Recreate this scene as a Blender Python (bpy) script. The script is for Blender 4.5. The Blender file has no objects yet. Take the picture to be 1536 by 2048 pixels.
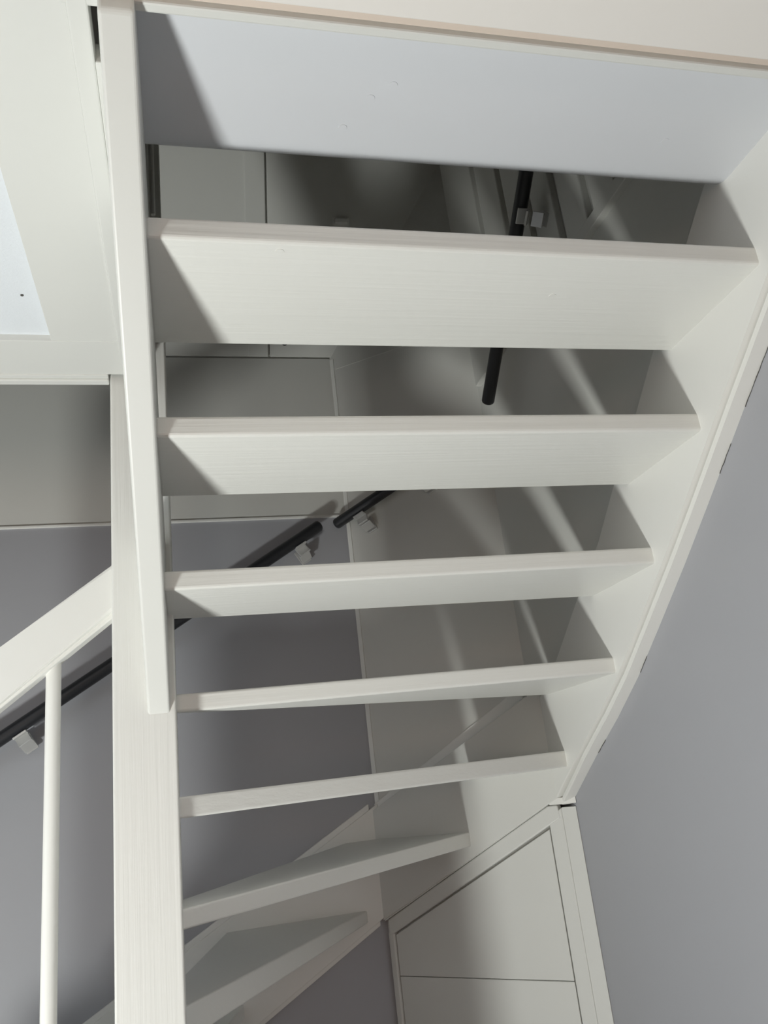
import bpy, bmesh, math, random
from mathutils import Vector, Matrix

random.seed(7)
H = 1.63                                   # eye height above the floor; every z below is given relative to the eye
sc = bpy.context.scene
COL = sc.collection

# ------------------------------------------------------------------ camera
cam = bpy.data.cameras.new('camera'); cam_o = bpy.data.objects.new('camera', cam); COL.objects.link(cam_o)
cam.sensor_fit = 'VERTICAL'; cam.sensor_height = 36.0; cam.lens = 36.0 * 1640.74 / 2048.0
cam.clip_start = 0.02
Rv = Vector((0.96984804, -0.21654389, -0.11181911)); Uv = Vector((0.03434726, -0.33279114, 0.94237483)); Fv = Vector((0.24127792, 0.91780107, 0.31531914))
m = Matrix((Rv, Uv, -Fv)).transposed().to_4x4(); m.translation = (0, 0, H); cam_o.matrix_world = m
sc.camera = cam_o

# ------------------------------------------------------------------ world, added fill lights, exposure
w = bpy.data.worlds.new('world'); sc.world = w; w.use_nodes = True
w.node_tree.nodes['Background'].inputs[0].default_value = (0.75, 0.85, 1.0, 1)
w.node_tree.nodes['Background'].inputs[1].default_value = 1.0

def area(name, loc, target, power, sx, sy, col, shape='RECTANGLE'):
    l = bpy.data.lights.new(name, 'AREA'); l.energy = power; l.shape = shape; l.size = sx; l.size_y = sy; l.color = col
    o = bpy.data.objects.new(name, l); COL.objects.link(o); o.location = loc
    o.rotation_euler = (Vector(target) - Vector(loc)).to_track_quat('-Z', 'Y').to_euler()
    return o
area('rear_fill', (-0.6, -3.12, 1.45), (-0.6, 0, 1.45), 18, 1.75, 1.25, (1.0, 0.62, 0.38))  # added warm fill light behind the made-up rear window
area('left_fill', (-3.32, 0.35, 1.40), (0, 0.35, 1.40), 4, 1.45, 1.45, (0.97, 0.98, 1.0))  # added fill light behind the made-up left window

vs = sc.view_settings
vs.view_transform = 'Standard'; vs.look = 'None'; vs.exposure = 0.09; vs.gamma = 1.0; vs.use_curve_mapping = False

# ------------------------------------------------------------------ materials
def mat(name, col, rough=0.4, metal=0.0, spec=0.5, bump=None, var=0.0, vscale=3.0):
    """bump = (scale_x, scale_y, scale_z, strength, detail)"""
    M = bpy.data.materials.new(name); M.use_nodes = True
    nt = M.node_tree; b = nt.nodes['Principled BSDF']
    b.inputs['Base Color'].default_value = (*col, 1); b.inputs['Roughness'].default_value = rough
    b.inputs['Metallic'].default_value = metal; b.inputs['Specular IOR Level'].default_value = spec
    tc = nt.nodes.new('ShaderNodeTexCoord')
    if var:
        n = nt.nodes.new('ShaderNodeTexNoise'); n.inputs['Scale'].default_value = vscale; n.inputs['Detail'].default_value = 3
        nt.links.new(tc.outputs['Object'], n.inputs['Vector'])
        mx = nt.nodes.new('ShaderNodeMix'); mx.data_type = 'RGBA'
        mx.inputs[6].default_value = (*[c * (1 - var) for c in col], 1); mx.inputs[7].default_value = (*[min(1, c * (1 + var)) for c in col], 1)
        nt.links.new(n.outputs['Fac'], mx.inputs[0]); nt.links.new(mx.outputs[2], b.inputs['Base Color'])
    if bump:
        mp = nt.nodes.new('ShaderNodeMapping'); mp.inputs['Scale'].default_value = bump[:3]
        n = nt.nodes.new('ShaderNodeTexNoise'); n.inputs['Scale'].default_value = 1.0; n.inputs['Detail'].default_value = bump[4]
        bp = nt.nodes.new('ShaderNodeBump'); bp.inputs['Strength'].default_value = bump[3]; bp.inputs['Distance'].default_value = 0.002
        nt.links.new(tc.outputs['Object'], mp.inputs['Vector']); nt.links.new(mp.outputs['Vector'], n.inputs['Vector'])
        nt.links.new(n.outputs['Fac'], bp.inputs['Height']); nt.links.new(bp.outputs['Normal'], b.inputs['Normal'])
    return M

WHITE = (0.785, 0.785, 0.75)
M_WHITE = mat('white_gloss_paint', (0.84, 0.84, 0.805), 0.36, bump=(14, 14, 14, 0.10, 3), var=0.015)
M_GRAIN_X = mat('white_paint_over_lengthwise_grain', WHITE, 0.36, bump=(2.5, 110, 110, 0.45, 5), var=0.015)
M_GRAIN_Z = mat('white_paint_over_upright_grain', WHITE, 0.38, bump=(130, 130, 3, 0.4, 5), var=0.015)
M_WALLW = mat('off_white_wall_paint', (0.70, 0.70, 0.665), 0.5, bump=(60, 60, 60, 0.10, 3), var=0.02)
M_GREY = mat('grey_wall_paint', (0.405, 0.41, 0.437), 0.42, bump=(45, 45, 45, 0.10, 3), var=0.02)
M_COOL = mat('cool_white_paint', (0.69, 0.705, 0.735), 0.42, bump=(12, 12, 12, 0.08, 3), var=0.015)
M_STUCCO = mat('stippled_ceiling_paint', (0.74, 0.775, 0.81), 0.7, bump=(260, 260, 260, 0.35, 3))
M_TRIM = mat('white_trim_paint', (0.70, 0.705, 0.675), 0.42, bump=(14, 14, 14, 0.08, 3))
M_PEACH = mat('peach_groove_tone', (0.70, 0.60, 0.52), 0.6)  # even peach tone for the ceiling groove strip
M_CEILW = mat('ceiling_white_with_warm_bounce', (0.82, 0.79, 0.75), 0.45, bump=(20, 20, 20, 0.06, 3))  # white ceiling board with the warm floor bounce put into its colour
M_BLACK = mat('anthracite_powder_coat', (0.022, 0.023, 0.027), 0.38)
M_ALU = mat('brushed_aluminium', (0.70, 0.70, 0.69), 0.35, metal=0.45)
M_FLOOR = mat('oak_laminate', (0.10, 0.06, 0.034), 0.5, bump=(4, 60, 60, 0.1, 4), var=0.12, vscale=9)
M_DARK = mat('dark_gap', (0.09, 0.085, 0.078), 0.8)
M_ROOM = mat('taupe_wall_paint', (0.13, 0.11, 0.09), 0.6, bump=(45, 45, 45, 0.10, 3))

def lamp_mat():
    M = bpy.data.materials.new('lit_diffuser'); M.use_nodes = True
    b = M.node_tree.nodes['Principled BSDF']; b.inputs['Base Color'].default_value = (0.9, 0.9, 0.9, 1)
    b.inputs['Emission Color'].default_value = (0.95, 1.0, 0.98, 1); b.inputs['Emission Strength'].default_value = 6.0
    return M
M_LAMP = lamp_mat()
def glass_mat():
    M = bpy.data.materials.new('window_glass'); M.use_nodes = True; nt = M.node_tree
    nt.nodes.remove(nt.nodes['Principled BSDF']); out = nt.nodes['Material Output']
    t = nt.nodes.new('ShaderNodeBsdfTransparent'); g = nt.nodes.new('ShaderNodeBsdfGlossy'); g.inputs['Roughness'].default_value = 0.02
    x = nt.nodes.new('ShaderNodeMixShader'); x.inputs[0].default_value = 0.06
    nt.links.new(t.outputs[0], x.inputs[1]); nt.links.new(g.outputs[0], x.inputs[2]); nt.links.new(x.outputs[0], out.inputs[0])
    return M
M_GLASS = glass_mat()

# ------------------------------------------------------------------ helpers
def link(name, bm, material, parent=None, smooth=None):
    bmesh.ops.recalc_face_normals(bm, faces=bm.faces)
    me = bpy.data.meshes.new(name); bm.to_mesh(me); bm.free()
    for mm in (material if isinstance(material, (list, tuple)) else [material]): me.materials.append(mm)
    if smooth is not None:
        me.shade_smooth(); me.set_sharp_from_angle(angle=math.radians(smooth))
    o = bpy.data.objects.new(name, me); COL.objects.link(o)
    if parent: o.parent = parent
    return o
def bevel(bm, wd, seg=2):
    if wd: bmesh.ops.bevel(bm, geom=bm.edges[:], offset=wd, segments=seg, affect='EDGES', profile=0.5, clamp_overlap=True)
def solid(a, b, wd=0.0, seg=2):
    """prism between two matching point loops (z relative to the eye)"""
    bm = bmesh.new()
    va = [bm.verts.new((x, y, z + H)) for x, y, z in a]; vb = [bm.verts.new((x, y, z + H)) for x, y, z in b]
    bm.faces.new(va); bm.faces.new(vb[::-1]); n = len(va)
    for i in range(n): bm.faces.new((va[i], vb[i], vb[(i + 1) % n], va[(i + 1) % n]))
    bevel(bm, wd, seg); return bm
def box(x0, x1, y0, y1, z0, z1, wd=0.0, seg=2):
    return solid([(x0, y0, z0), (x1, y0, z0), (x1, y1, z0), (x0, y1, z0)], [(x0, y0, z1), (x1, y0, z1), (x1, y1, z1), (x0, y1, z1)], wd, seg)
def side(poly, x0, x1, wd=0.0, seg=2):          # polygon in (y, z) pushed along x
    return solid([(x0, y, z) for y, z in poly], [(x1, y, z) for y, z in poly], wd, seg)
def plan(poly, z0, z1, wd=0.0, seg=2):          # polygon in (x, y) pushed along z
    return solid([(x, y, z0) for x, y in poly], [(x, y, z1) for x, y in poly], wd, seg)
def merge(*bms):
    out = bmesh.new()
    for b in bms:
        me = bpy.data.meshes.new('tmp'); b.to_mesh(me); b.free(); out.from_mesh(me); bpy.data.meshes.remove(me)
    return out
def tube(pts, r, seg=20, cap='round'):
    """tube through points with domed ends"""
    P = [Vector((x, y, z + H)) for x, y, z in pts]; bm = bmesh.new(); rings = []
    def ring(c, d, rr):
        q = d.to_track_quat('Z', 'Y').to_matrix(); return [bm.verts.new(c + q @ Vector((rr * math.cos(2 * math.pi * i / seg), rr * math.sin(2 * math.pi * i / seg), 0))) for i in range(seg)]
    n = len(P)
    d0 = (P[1] - P[0]).normalized(); d1 = (P[-1] - P[-2]).normalized()
    if cap == 'round':
        for a in (80, 55, 30): rings.append(ring(P[0] + d0 * (r * 0.6 - r * 0.6 * math.sin(math.radians(a))), d0, r * math.cos(math.radians(a)) ** 0.8))
        rings.append(ring(P[0] + d0 * r * 0.6, d0, r))
    else: rings.append(ring(P[0], d0, r))
    for i in range(1, n - 1): rings.append(ring(P[i], ((P[i] - P[i - 1]).normalized() + (P[i + 1] - P[i]).normalized()).normalized(), r))
    if cap == 'round':
        rings.append(ring(P[-1] - d1 * r * 0.6, d1, r))
        for a in (30, 55, 80): rings.append(ring(P[-1] - d1 * (r * 0.6 - r * 0.6 * math.sin(math.radians(a))), d1, r * math.cos(math.radians(a)) ** 0.8))
    else: rings.append(ring(P[-1], d1, r))
    for a, b in zip(rings, rings[1:]):
        for i in range(seg): bm.faces.new((a[i], a[(i + 1) % seg], b[(i + 1) % seg], b[i]))
    bm.faces.new(rings[0][::-1]); bm.faces.new(rings[-1]); return bm
def frame_box(c, ux, uy, uz, sx, sy, sz, wd=0.0, seg=2):     # box centred on c with its own axes
    c = Vector(c); ux, uy, uz = Vector(ux), Vector(uy), Vector(uz)
    def pt(i, j, k): return tuple(c + ux * (i * sx / 2) + uy * (j * sy / 2) + uz * (k * sz / 2))
    L = [(-1, -1), (1, -1), (1, 1), (-1, 1)]
    return solid([pt(i, j, -1) for i, j in L], [pt(i, j, 1) for i, j in L], wd, seg)
def struct(name, bm, material, parent=None, smooth=None, label=None):
    o = link(name, bm, material, parent, smooth)
    if not parent: o['kind'] = 'structure'
    if label: o['label'] = label
    return o
def thing(name, label, cat, loc, group=None):
    o = bpy.data.objects.new(name, None); COL.objects.link(o); o.location = loc; o['label'] = label; o['category'] = cat
    if group: o['group'] = group
    bpy.context.view_layer.update(); return o
def part(name, bm, material, parent, smooth=None):
    o = link(name, bm, material, None, smooth); o.parent = parent
    root = parent
    off = Vector((0, 0, 0))
    while root: off += root.location; root = root.parent
    o.data.transform(Matrix.Translation(-off)); return o

# ------------------------------------------------------------------ the shell of the house
XR_, YL_, XL_, YB_ = 0.976, 2.63, -3.2, -3.0        # right wall, far wall, left wall, rear wall
ZC, ZF, ZT, Z0 = 0.893, 0.957, 2.95, -1.63          # ceiling trim, upper floor, roof, lower floor
struct('floor', box(XL_, XR_, YB_, YL_, Z0 - 0.08, Z0), M_FLOOR, label='warm oak floor of the room under the stairs')

# right wall: grey paint below the stair string, off-white above it
RLOW = [(0.73, 0.881), (0.954, 0.714), (1.14, 0.575), (1.30, 0.453), (1.409, 0.372), (1.55, 0.272), (1.675, 0.185), (1.80, 0.110), (1.945, 0.031), (2.135, -0.080)]
RTOP = [(0.73, 1.18), (1.077, 0.924), (1.294, 0.762), (1.392, 0.682), (1.547, 0.566), (1.653, 0.478), (1.823, 0.370), (1.989, 0.258), (2.135, 0.180)]
def mid(y):
    for (a, za), (b, zb) in zip(RLOW, RLOW[1:]):
        if a <= y <= b: return za + (zb - za) * (y - a) / (b - a) + 0.05
    return 0.93 if y < 0.73 else -0.03
def right_wall():
    bm = bmesh.new(); ys = [YB_, 0.0, 0.72, 0.73] + [y for y, _ in RLOW[1:]] + [2.30, YL_ + 0.1]
    rows = [[bm.verts.new((XR_, y, z + H)) for z in (Z0, mid(y), ZT)] for y in ys]
    for a, b in zip(rows, rows[1:]):
        for k in (0, 1):
            f = bm.faces.new((a[k], b[k], b[k + 1], a[k + 1])); f.material_index = k
    r = bmesh.ops.extrude_face_region(bm, geom=bm.faces[:])
    bmesh.ops.translate(bm, vec=(0.12, 0, 0), verts=[v for v in r['geom'] if isinstance(v, bmesh.types.BMVert)])
    return bm
wall_right = struct('wall_right', right_wall(), [M_GREY, M_WALLW], label='right wall, grey paint below the stairs and off-white above')
# wide upright planks of the attic lining on the right wall, deep grooves between them
for y0, y1 in ((1.06, 1.165), (1.19, 1.29), (1.315, 1.415), (1.445, 1.55), (1.58, 1.69), (1.72, 1.835), (1.865, 2.005), (2.035, 2.275)):
    part('plank', box(XR_ - 0.018, XR_ + 0.002, y0, y1, 1.205, ZT - 0.3, 0.004, 3), M_WALLW, wall_right)

part('ledge_board', box(XR_ - 0.0185, XR_ + 0.002, 1.04, 1.80, 1.180, 1.212, 0.002), M_WALLW, wall_right)

# far wall: grey up to the ceiling line, white above, roof slope over it
def far_wall():
    bm = bmesh.new()
    g = [[bm.verts.new((x, YL_, z + H)) for z in (Z0, 0.893, 1.506)] for x in (XL_, 1.1)]
    for k in (0, 1):
        f = bm.faces.new((g[0][k], g[1][k], g[1][k + 1], g[0][k + 1])); f.material_index = k
    r = bmesh.ops.extrude_face_region(bm, geom=bm.faces[:])
    bmesh.ops.translate(bm, vec=(0, 0.12, 0), verts=[v for v in r['geom'] if isinstance(v, bmesh.types.BMVert)])
    return bm
wall_far = struct('wall_far', far_wall(), [M_GREY, M_WALLW], label='far wall, grey below and off-white above the ceiling line')
part('ledge_lath', box(XL_, 0.56, YL_ - 0.006, YL_ + 0.002, 0.890, 0.899, 0.002), M_WHITE, wall_far)
th = math.radians(63); rd = Vector((0, -math.cos(th), math.sin(th))); rn = Vector((0, -math.sin(th), -math.cos(th)))   # up the slope, into the room
def slope_panel(x0, x1, s0, s1, t0, t1, wd):
    c = Vector(((x0 + x1) / 2, YL_, 1.506)) + rd * ((s0 + s1) / 2) + rn * ((t0 + t1) / 2)
    return frame_box(c, (1, 0, 0), rd, rn, x1 - x0, s1 - s0, t1 - t0, wd)
ceiling_upper = struct('trim_1', slope_panel(XL_, 1.1, -0.02, 1.65, -0.06, -0.016, 0), M_WALLW, label='sloping boarded roof lining above the far wall')
for a, b, t in ((-3.1, -0.045, 0.0), (-0.035, 0.262, 0.0), (0.258, 0.329, 0.005), (0.336, 1.09, 0.0)):
    part('roof_panel', slope_panel(a, b, 0.006, 1.63, -0.017, t, 0.003), M_WALLW, ceiling_upper)

# diagonal wall across the corner
WA, WB = Vector((0.555, 2.63, 0)), Vector((0.976, 2.30, 0)); WD = (WB - WA).normalized(); WN = Vector((-WD.y, WD.x, 0))   # WN points into the wall
def wm(s, z, off=0): q = WA + WD * s - WN * off; return (q.x, q.y, z)
wall_diag = struct('wall_diagonal', plan([(0.555, 2.63), (0.976, 2.30), (1.05, 2.30), (1.05, 2.70), (0.555, 2.70)], Z0, ZT), M_WALLW, label='off-white diagonal wall across the stair corner')
part('seam', solid([wm(0.02, 1.457, -0.01), wm(0.53, 1.457, -0.01), wm(0.53, 1.459, -0.01), wm(0.02, 1.459, -0.01)], [wm(0.02, 1.457, 0.0012), wm(0.53, 1.457, 0.0012), wm(0.53, 1.459, 0.0012), wm(0.02, 1.459, 0.0012)]), M_WHITE, wall_diag)
part('corner_lath', solid([wm(0.0, Z0 + 1.55, -0.01), wm(0.014, Z0 + 1.55, -0.01), wm(0.014, 1.50, -0.01), wm(0.0, 1.50, -0.01)], [wm(0.0, Z0 + 1.55, 0.004), wm(0.014, Z0 + 1.55, 0.004), wm(0.014, 1.50, 0.004), wm(0.0, 1.50, 0.004)]), M_WHITE, wall_diag)

# ceiling of the lower room with the stair opening left free, its trim boards and laths
ceiling = struct('ceiling', merge(box(XL_, -0.088, YB_, 1.64, ZC + 0.013, ZF - 0.012), box(-0.088, XR_, YB_, 0.735, ZC + 0.013, 0.918)), M_STUCCO, label='stippled bluish white ceiling beside the stair opening')
part('trim_board', box(-0.232, -0.1075, 0.70, 1.5005, ZC, ZC + 0.014, 0.0008), M_TRIM, ceiling)
part('trim_board', box(XL_, -0.1075, 1.500, 1.6325, ZC - 0.0008, ZC + 0.014, 0.0008), M_TRIM, ceiling)
part('edge_lath', box(XL_, -0.138, 1.632, 1.6475, ZC - 0.0035, ZC + 0.03, 0.002), M_TRIM, ceiling)
part('edge_lath', box(XL_, -0.138, 1.647, 1.668, ZC - 0.008, ZC + 0.06, 0.003), M_TRIM, ceiling)
part('edge_lath', box(-0.108, -0.083, 0.70, 1.632, ZC - 0.0035, ZC + 0.03, 0.0025), M_TRIM, ceiling)
part('edge_lath', box(-0.0835, -0.0715, 0.83, 1.640, ZC - 0.002, ZC + 0.03, 0.002), M_TRIM, ceiling)
part('trim_board', box(-0.232, XR_, 0.30, 0.723, ZC, ZC + 0.014, 0.0015), M_CEILW, ceiling)
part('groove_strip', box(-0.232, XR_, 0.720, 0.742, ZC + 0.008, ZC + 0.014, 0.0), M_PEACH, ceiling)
part('edge_lath', box(-0.115, XR_, 0.738, 0.752, ZC - 0.003, ZC + 0.028, 0.003), M_TRIM, ceiling)
struct('trim_2', box(XL_, -0.088, YB_, 1.64, ZF - 0.012, ZF), M_FLOOR, label='oak boards of the upper floor')
# walls out of the picture that close the house
def left_wall():
    y0, y1, z0, z1 = -0.40, 1.10, -1.0, 0.5
    a, b = XL_ - 0.12, XL_
    return merge(box(a, b, YB_ - 0.12, y0, Z0, ZT), box(a, b, y1, YL_ + 0.12, Z0, ZT), box(a, b, y0, y1, Z0, z0), box(a, b, y0, y1, z1, ZT))
struct('wall_left', left_wall(), M_ROOM, label='plain left wall of the room')
def rear_wall():
    x0, x1, z0, z1 = -1.5, 0.3, -0.75, 0.55
    return merge(box(XL_, x0, YB_ - 0.12, YB_, Z0, ZT), box(x1, XR_ + 0.12, YB_ - 0.12, YB_, Z0, ZT), box(x0, x1, YB_ - 0.12, YB_, Z0, z0), box(x0, x1, YB_ - 0.12, YB_, z1, ZT))
struct('wall_rear', rear_wall(), M_ROOM, label='rear wall of the room with an opening for the added window')
struct('trim_3', box(XL_, XR_ + 0.12, YB_, YL_ + 0.12, ZT, ZT + 0.05), M_WALLW, label='flat boarded ceiling high over the upper floor')
win = struct('fill_window_1', merge(box(-1.5, -1.44, -3.09, -3.03, -0.75, 0.55), box(0.24, 0.3, -3.09, -3.03, -0.75, 0.55), box(-1.44, 0.24, -3.09, -3.03, -0.75, -0.69), box(-1.44, 0.24, -3.09, -3.03, 0.49, 0.55), box(-0.63, -0.57, -3.09, -3.03, -0.69, 0.49)), M_WHITE, label='added white framed window in the rear wall, for soft fill')  # unseen window, added to let in soft fill from behind
win2 = struct('fill_window_2', merge(box(XL_ - 0.09, XL_ - 0.03, -0.40, -0.34, -1.0, 0.5), box(XL_ - 0.09, XL_ - 0.03, 1.04, 1.10, -1.0, 0.5), box(XL_ - 0.09, XL_ - 0.03, -0.34, 1.04, -1.0, -0.94), box(XL_ - 0.09, XL_ - 0.03, -0.34, 1.04, 0.44, 0.5), box(XL_ - 0.09, XL_ - 0.03, 0.32, 0.38, -0.94, 0.44)), M_WHITE, label='added white framed window in the left wall, for soft fill')  # unseen window, added to let in soft fill from the left
for a, b in ((-0.34, 0.32), (0.38, 1.04)): part('pane', box(XL_ - 0.062, XL_ - 0.058, a, b, -0.94, 0.44), M_GLASS, win2)
for a, b in ((-1.44, -0.63), (-0.57, 0.24)): part('pane', box(a, b, -3.062, -3.058, -0.69, 0.49), M_GLASS, win)

# ------------------------------------------------------------------ the staircase
stair = thing('staircase', 'white painted open-riser winder staircase seen from below, with newel post', 'staircase', (0.45, 1.7, 0))
rise, T6B, TH = 0.185, -0.0027, 0.035
zb = lambda k: T6B + (6 - k) * rise
XI, XS = -0.034, 0.945            # ends of the treads inside the two strings
def tread(poly, z0, z1, wd=0.005, material=None, z0b=None, z1b=None):
    return part('tread', plan(poly, z0, z1, wd, 3), material or M_GRAIN_X, stair)
# landing board with a rounded nosing
def nosing():
    y0, y1, z0, z1 = 0.60, 1.018, zb(1), ZF; ry, rz = 0.046, 0.032
    prof = [(y0, z0), (y1 - ry, z0)] + [(y1 - ry + ry * math.sin(t), z0 + rz - rz * math.cos(t)) for t in [math.radians(d) for d in range(9, 91, 9)]] + [(y1, z1 - 0.001), (y1 - 0.004, z1), (y0, z1)]
    return side(prof, XI, XS)
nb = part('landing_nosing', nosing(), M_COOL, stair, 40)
tread([(XI, 0.965), (XS, 0.965), (XS, 1.243), (XI, 1.243)], zb(2), zb(2) + TH, 0.0055)
tread([(XI, 1.208), (XS, 1.208), (XS, 1.486), (XI, 1.478)], zb(3), zb(3) + TH, 0.0055)
tread([(XI, 1.450), (XS, 1.450), (XS, 1.735), (XI, 1.694)], zb(4), zb(4) + TH, 0.0055)
tread([(-0.03, 1.695), (XS, 1.694), (XS, 2.084), (-0.03, 1.712)], zb(5), zb(5) + TH, 0.005)
def tilted(poly, zb_, zt_, wd=0.004):      # poly: (x, y) ; bottom and top z per corner
    return part('tread', solid([(x, y, z) for (x, y), z in zip(poly, zb_)], [(x, y, z) for (x, y), z in zip(poly, zt_)], wd, 3), M_GRAIN_X, stair)
tilted([(-0.03, 1.662), (0.945, 2.037), (0.935, 2.15), (0.78, 2.33), (-0.03, 1.690)], (-0.014, -0.004, -0.006, -0.008, -0.014), (0.024, 0.035, 0.033, 0.031, 0.024))
tilted([(-0.03, 1.650), (0.764, 2.362), (0.55, 2.63), (0.455, 2.63), (-0.03, 1.79)], (-0.201, -0.184, -0.183, -0.183, -0.199), (-0.167, -0.147, -0.147, -0.147, -0.164))
tilted([(-0.04, 1.725), (0.500, 2.623), (0.088, 2.623), (-0.09, 1.765)], (-0.396, -0.371, -0.371, -0.394), (-0.339, -0.338, -0.338, -0.339))
# straight lower flight running down to the left
x8 = [(-0.10, 0.12)]
tilted([(-0.10, 1.72), (0.128, 2.623), (-0.16, 2.623), (-0.30, 1.72)], (-0.558,) * 4, (-0.523,) * 4)
for i in range(10, 15):
    xa = -0.27 - (i - 10) * 0.225; z = -0.523 - (i - 9) * rise
    if z - 0.035 > Z0 + 0.05: tilted([(xa, 1.72), (xa + 0.09 - (i - 10) * 0.02, 2.623), (xa - 0.225, 2.623), (xa - 0.26, 1.72)], (z - 0.035,) * 4, (z,) * 4)

for (px, py, pz) in ((0.613, 1.072, zb(2)), (0.151, 0.985, zb(2)), (0.309, 0.851, zb(1)), (0.282, 0.877, zb(1)), (0.252, 0.935, zb(1)), (0.773, 0.910, zb(1))):
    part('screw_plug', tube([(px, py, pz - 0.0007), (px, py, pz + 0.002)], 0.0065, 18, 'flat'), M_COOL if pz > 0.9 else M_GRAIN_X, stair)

# newel post, inner string and the small trims around it
newel = part('newel_post', box(-0.136, -0.0195, 1.650, 1.768, Z0, 1.24, 0.004, 3), M_GRAIN_Z, stair)
part('post_extension', box(-0.136, -0.046, 1.655, 1.765, 1.235, 2.1, 0.004, 3), M_GRAIN_Z, newel)
part('groove_backing', box(-0.048, -0.020, 1.70, 1.765, 1.24, 2.1, 0.003), M_WALLW, newel)
part('groove_rod', tube([(-0.0375, 1.668, 1.335), (-0.0375, 1.668, 2.05)], 0.0055, 12), M_WHITE, newel)
c_in = 1.424; sl = 0.755
istr = [(0.735, c_in - sl * 0.735), (1.655, c_in - sl * 1.655), (1.655, c_in - sl * 1.655 + 0.34), (0.735, 1.10)]
inner = part('inner_string', side(istr, -0.072, -0.031, 0.0045, 3), M_TRIM, stair)

# right wall string with its lower lath
rs = part('wall_string', side([(y, z) for y, z in RLOW] + [(y, z) for y, z in RTOP[::-1]], 0.935, XR_ + 0.002, 0.0025, 2), M_WHITE, stair)
def lath(x0, x1, d0, d1):
    a = [(y, z + d0) for y, z in RLOW]; b = [(y, z - d1) for y, z in RLOW]
    return side(a + b[::-1], x0, x1, 0.003, 2)
part('edge_lath', lath(0.9465, XR_ + 0.002, -0.0045, 0.019), M_WHITE, rs)
part('lath_backing', lath(0.957, XR_ + 0.002, 0.004, 0.015), M_WHITE, rs)
part('corner_block', plan([(0.920, 2.156), (0.945, 2.124), (0.975, 2.102), (0.975, 2.165)], -0.0960, -0.079, 0.002), M_WHITE, stair)
# string across the diagonal corner
SA, SB = Vector((0.54, 2.61, 0)), Vector((0.935, 2.135, 0)); SD = (SB - SA).normalized(); SN = Vector((-SD.y, SD.x, 0))
def sp(s, z, off=0.0): q = SA + SD * s - SN * off; return (q.x, q.y, z)
SLEN = (SB - SA).length
def sboard(pts, o0, o1, wd, seg=2): return solid([sp(s, z, o0) for s, z in pts], [sp(s, z, o1) for s, z in pts], wd, seg)
stop = lambda s: -0.066 + 0.447 * s
sbot = lambda s: -0.371 + 0.474 * s
part('corner_string', sboard([(-0.003, sbot(0)), (SLEN + 0.005, sbot(SLEN)), (SLEN + 0.005, stop(SLEN)), (-0.003, stop(0))], 0.0, -0.03, 0.0015), M_TRIM, stair)
part('lower_lath', sboard([(0.0, sbot(0) - 0.0026), (SLEN - 0.02, sbot(SLEN - 0.02) - 0.0026), (SLEN - 0.02, sbot(SLEN - 0.02) + 0.006), (0.0, sbot(0) + 0.006)], -0.004, -0.036, 0.0005), M_TRIM, stair)
part('corner_filler', solid([sp(0.01, sbot(0) + 0.02, -0.028), sp(SLEN, sbot(SLEN) + 0.02, -0.028), (0.975, 2.135, sbot(SLEN) + 0.02), (0.975, 2.298, sbot(SLEN) + 0.02), (0.556, 2.628, sbot(0) + 0.02)],
     [sp(0.01, stop(0) - 0.002, -0.028), sp(SLEN, stop(SLEN) - 0.002, -0.028), (0.975, 2.135, stop(SLEN)), (0.975, 2.298, stop(SLEN)), (0.556, 2.628, stop(0))]), M_WHITE, stair)
wt = lambda s: -0.047 + 0.546 * s
part('wall_lath', solid([wm(0.0, wt(0) - 0.08, -0.005), wm(0.52, wt(0.52) - 0.08, -0.005), wm(0.52, wt(0.52), -0.005), wm(0.0, wt(0), -0.005)], [wm(0.0, wt(0) - 0.08, 0.012), wm(0.52, wt(0.52) - 0.08, 0.012), wm(0.52, wt(0.52), 0.012), wm(0.0, wt(0), 0.012)], 0.003), M_WHITE, stair)
# string on the far wall
ltop = lambda x: -0.357 + 0.556 * x
lbot = lambda x: -0.667 + 0.560 * x
def fboard(pts, y0, y1, wd): return solid([(x, y0, z) for x, z in pts], [(x, y1, z) for x, z in pts], wd)
xe = -1.75
ls = part('wall_string', fboard([(xe, lbot(xe)), (0.556, lbot(0.556)), (0.556, ltop(0.556)), (xe, ltop(xe))], 2.61, 2.634, 0.0015), M_WHITE, stair)
part('edge_lath', fboard([(xe, ltop(xe) - 0.004), (0.53, ltop(0.53) - 0.004), (0.53, ltop(0.53) + 0.018), (xe, ltop(xe) + 0.018)], 2.618, 2.632, 0.002), M_WHITE, ls)
part('edge_lath', fboard([(xe, lbot(xe) - 0.014), (0.53, lbot(0.53) - 0.014), (0.53, lbot(0.53) + 0.004), (xe, lbot(xe) + 0.004)], 2.616, 2.632, 0.002), M_WHITE, ls)
# inner string, rail and balusters of the lower flight
lo = lambda x: -0.60 + 0.80 * (x + 0.136)
part('inner_string', fboard([(-1.35, lo(-1.35) - 0.16), (-0.13, lo(-0.13) - 0.16), (-0.13, lo(-0.13) + 0.12), (-1.35, lo(-1.35) + 0.12)], 1.69, 1.73, 0.003), M_WHITE, stair)
part('shade_panel', fboard([(-0.52, Z0), (-0.130, Z0), (-0.130, -0.345), (-0.49, -0.345), (-0.52, -0.375)], 1.695, 1.722, 0.003), M_WHITE, stair)  # added unseen panel that keeps the floor light off the far wall
rt = lambda x: 0.481 + 0.755 * (x + 0.139)
rb = lambda x: 0.384 + 0.812 * (x + 0.139)
part('banister_rail', fboard([(-0.68, rb(-0.68) + 0.02), (-0.34, rb(-0.34)), (-0.13, rb(-0.13)), (-0.13, rt(-0.13)), (-0.34, rt(-0.34)), (-0.68, rt(-0.68))], 1.668, 1.728, 0.007), M_WHITE, stair)
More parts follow.
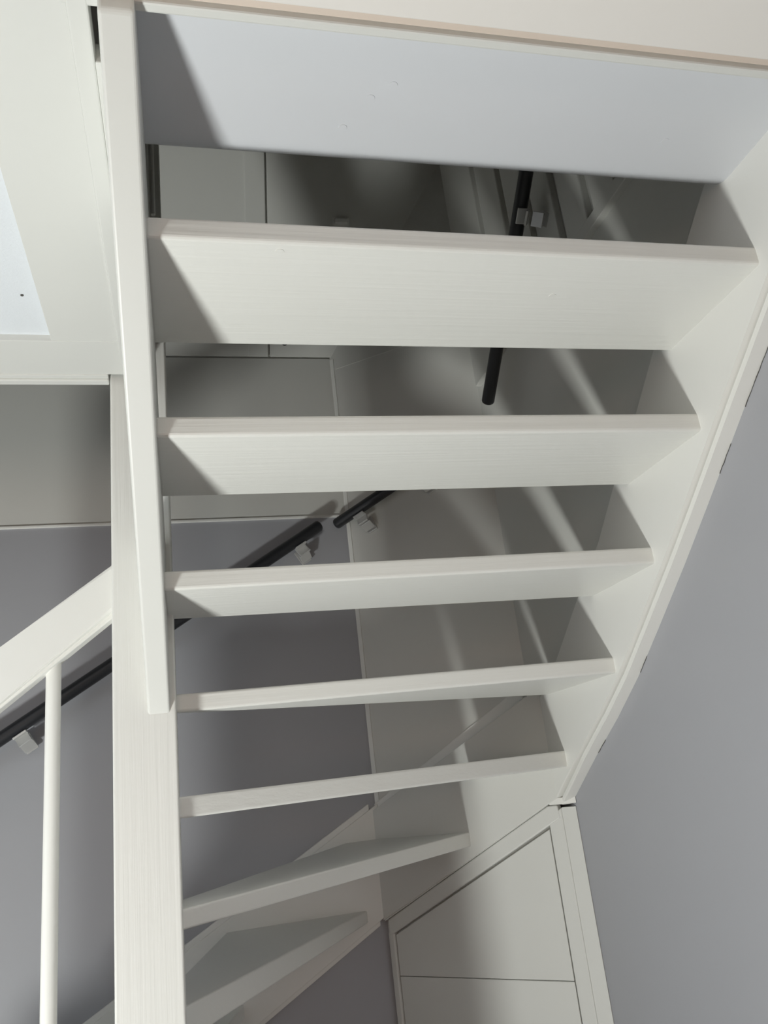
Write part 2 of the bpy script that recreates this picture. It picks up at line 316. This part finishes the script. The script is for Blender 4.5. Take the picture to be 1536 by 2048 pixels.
part('rail_fillet', fboard([(-0.60, rb(-0.60) - 0.0), (-0.13, rb(-0.13) - 0.011), (-0.13, rb(-0.13) + 0.01), (-0.60, rb(-0.60) + 0.02)], 1.680, 1.716, 0.003), M_WHITE, stair)
part('added_post', box(-0.70, -0.655, 1.675, 1.721, Z0, rt(-0.68) + 0.05, 0.004), M_WHITE, stair)  # added unseen post; rail stops here so its shadow misses the wall
for i in range(3):
    x = -0.2485 - i * 0.135
    part('baluster', tube([(x, 1.705, -0.355), (x, 1.705, rb(x) + 0.03)], 0.0142, 20, 'flat'), M_WHITE, stair, 40)

# ------------------------------------------------------------------ panelled front under the corner of the stairs
cup = thing('cupboard_front', 'white panelled cupboard front with sloping top under the winder treads', 'cupboard', (0.75, 2.38, 0))
pt = lambda s: sbot(s) - 0.002
part('top_rail', sboard([(0.008, pt(0.008) - 0.001), (SLEN - 0.034, pt(SLEN - 0.034) - 0.001), (SLEN - 0.006, pt(SLEN) - 0.017), (SLEN - 0.002, pt(SLEN) - 0.050), (0.008, pt(0.008) - 0.046)], -0.008, -0.032, 0.004, 3), M_TRIM, cup)
part('stile', sboard([(0.580, Z0), (SLEN + 0.004, Z0), (SLEN + 0.004, pt(SLEN) - 0.024), (0.580, pt(0.58) - 0.034)], -0.010, -0.032, 0.003), M_TRIM, cup)
part('stile', sboard([(0.003, Z0), (0.024, Z0), (0.024, pt(0.024) - 0.036), (0.003, pt(0.0) - 0.03)], -0.009, -0.032, 0.004, 3), M_TRIM, cup)
part('scribe_lath', sboard([(SLEN + 0.004, Z0), (SLEN + 0.045, Z0), (SLEN + 0.045, pt(SLEN) - 0.024), (SLEN + 0.004, pt(SLEN) - 0.024)], -0.012, -0.034, 0.001), M_TRIM, cup)
part('panel', sboard([(0.026, -0.519), (0.575, -0.514), (0.575, pt(0.575) - 0.055), (0.026, pt(0.026) - 0.051)], -0.016, -0.03, 0.002), M_TRIM, cup)
part('panel', sboard([(0.026, Z0 + 0.01), (0.575, Z0 + 0.01), (0.575, -0.5155), (0.026, -0.5205)], -0.016, -0.03, 0.002), M_TRIM, cup)
part('backing', sboard([(0.02, Z0 + 0.005), (0.59, Z0 + 0.005), (0.59, pt(0.59) - 0.02), (0.02, pt(0.02) - 0.02)], -0.0305, -0.04, 0.0), M_TRIM, cup)

# ------------------------------------------------------------------ dark wall handrails on aluminium brackets
def bracket(parent, c, along, out, up):
    """c: centre of the rail; along: rail direction; out: from wall to rail; up: square to both, upwards; rail stands 60 mm off the wall"""
    c, a, o, u = Vector(c), Vector(along).normalized(), Vector(out).normalized(), Vector(up).normalized()
    b = part('bracket', frame_box(c - u * 0.022, a, o, u, 0.040, 0.030, 0.006, 0.001), M_ALU, parent)
    part('bracket_web', frame_box(c - u * 0.036 - o * 0.008, a, (o * 0.5 - u * 0.87).normalized(), (o * 0.87 + u * 0.5).normalized(), 0.038, 0.034, 0.006, 0.001), M_ALU, b)
    part('bracket_foot', frame_box(c - u * 0.056 - o * 0.030, a, (o * 0.75 + u * 0.66).normalized(), (o * -0.66 + u * 0.75).normalized(), 0.038, 0.030, 0.007, 0.001), M_ALU, b)
    part('wall_plate', frame_box(c - u * 0.046 - o * 0.056, a, u, o, 0.036, 0.050, 0.007, 0.001), M_ALU, b)
    return b
UP = Vector((0, 0, 1))
r1 = thing('handrail', 'long dark wall handrail climbing the grey far wall beside the lower flight', 'handrail', (-0.3, 2.57, 0), 'dark wall handrails')
A, B = Vector((0.452, 2.555, 0.842)), Vector((-1.6, 2.555, -0.378))
B = A + (Vector((-0.512, 2.555, 0.244)) - A) * 2.0
part('rail', tube([A, B], 0.0195), M_BLACK, r1, 50)
d = (B - A).normalized()
for t in (0.10, 1.085, 1.8): q = A + d * t; bracket(r1, q, d, (0, -1, 0), d.cross(Vector((0, -1, 0))) if d.cross(Vector((0, -1, 0))).z > 0 else -d.cross(Vector((0, -1, 0))))
r2 = thing('handrail', 'short dark wall handrail on the off-white diagonal wall across the corner', 'handrail', (0.6, 2.5, 0), 'dark wall handrails')
A, B = Vector(wm(-0.016, 0.850, 0.06)), Vector(wm(0.40, 0.998, 0.06)); d = (B - A).normalized(); out = -WN
part('rail', tube([A, B], 0.0185), M_BLACK, r2, 50)
u = d.cross(out); u = u if u.z > 0 else -u
for t in (0.095, 0.34): bracket(r2, A + d * t, d, out, u)
r3 = thing('handrail', 'black wall handrail on the right wall below upright attic planks', 'handrail', (0.9, 1.5, 0), 'dark wall handrails')
A, B = Vector((0.905, 2.082, 1.045)), Vector((0.905, 0.75, 2.13)); B = A + (Vector((0.905, 1.584, 1.468)) - A) * 2.4; d = (B - A).normalized()
part('rail', tube([A, B], 0.019), M_BLACK, r3, 50)
u = d.cross(Vector((-1, 0, 0))); u = u if u.z > 0 else -u
for t in (0.245, 0.545, 1.3): bracket(r3, A + d * t, d, (-1, 0, 0), u)

# ------------------------------------------------------------------ small things upstairs on the roof lining
kn = thing('knob', 'small black knob on the roof panel above the far wall', 'knob', (0.385, 2.60, 1.555 + H))
part('knob_head', tube([tuple(Vector((0.385, YL_, 1.506)) + rd * 0.055 + rn * 0.026), tuple(Vector((0.385, YL_, 1.506)) + rd * 0.055 + rn * 0.038)], 0.011, 14), M_BLACK, kn, 40)
part('knob_neck', tube([tuple(Vector((0.385, YL_, 1.506)) + rd * 0.055 + rn * 0.0), tuple(Vector((0.385, YL_, 1.506)) + rd * 0.055 + rn * 0.03)], 0.005, 12, 'flat'), M_BLACK, kn, 40)

la = thing('latch', 'small off-white latch on the roof panel behind the stairs', 'latch', (0.60, 2.36, 2.01 + H))
part('latch_body', frame_box(Vector((0.60, YL_, 1.506)) + rd * 0.490 + rn * 0.010, (1, 0, 0), rd, rn, 0.045, 0.016, 0.022, 0.003), M_WHITE, la)
part('latch_plate', frame_box(Vector((0.60, YL_, 1.506)) + rd * 0.490 + rn * 0.001, (1, 0, 0), rd, rn, 0.06, 0.028, 0.004, 0.001), M_WHITE, la)
# hairline cracks where the painted laths have come away from the grey wall
def crack(pts, wdt): 
    bm = bmesh.new(); vs_ = []
    for (y, z) in pts:
        k = wdt * random.uniform(0.25, 1.0); vs_.append([bm.verts.new((XR_ - 0.0012, y, z + k + H)), bm.verts.new((XR_ - 0.0012, y, z - k + H)), bm.verts.new((XR_ + 0.001, y, z - k + H)), bm.verts.new((XR_ + 0.001, y, z + k + H))])
    for a, b in zip(vs_, vs_[1:]):
        for i in range(4): bm.faces.new((a[i], a[(i + 1) % 4], b[(i + 1) % 4], b[i]))
    bm.faces.new(vs_[0]); bm.faces.new(vs_[-1][::-1]); return bm
def rl(y):
    for (a, za), (b, zb_) in zip(RLOW, RLOW[1:]):
        if a <= y <= b: return za + (zb_ - za) * (y - a) / (b - a)
for y0, y1 in ((1.04, 1.13), (1.19, 1.24), (1.62, 1.66), (1.88, 1.93)):
    n = int((y1 - y0) / 0.012) + 1
    part('paint_crack', crack([(y0 + (y1 - y0) * k / n, rl(y0 + (y1 - y0) * k / n) - 0.0203 + random.uniform(-0.0009, 0.0009)) for k in range(n + 1)], 0.0008), M_DARK, wall_right)
part('nail_hole', tube([(-0.262, 1.365, ZC + 0.0115), (-0.262, 1.365, ZC + 0.0135)], 0.0028, 8, 'flat'), M_DARK, ceiling)

# ------------------------------------------------------------------ added light, out of view, standing in for a sunlit patch of floor
LP = Vector((-1.22, 0.56, -1.50)); ld = Vector((0.28, 0.0, 1.0)).normalized()
lamp = thing('sun_patch_light', 'added low round floor light standing in for a sunlit patch of floor', 'lamp', (LP.x, LP.y, 0))
part('base', tube([(LP.x, LP.y, Z0), (LP.x, LP.y, Z0 + 0.018)], 0.165, 40, 'flat'), M_BLACK, lamp, 40)
part('stem', tube([(LP.x, LP.y, Z0 + 0.016), (LP.x, LP.y, LP.z - 0.05)], 0.03, 20, 'flat'), M_BLACK, lamp, 40)
part('housing', tube([tuple(LP - ld * 0.055), tuple(LP - ld * 0.010)], 0.15, 40, 'flat'), M_ALU, lamp, 40)
part('diffuser', tube([tuple(LP - ld * 0.011), tuple(LP - ld * 0.006)], 0.144, 40, 'flat'), M_LAMP, lamp, 40)
area('sun_patch_beam', (LP.x, LP.y, LP.z + H), (LP.x + ld.x, LP.y + 0.0005, LP.z + H + ld.z), 56, 0.28, 0.28, (0.975, 1.0, 0.965), 'DISK')
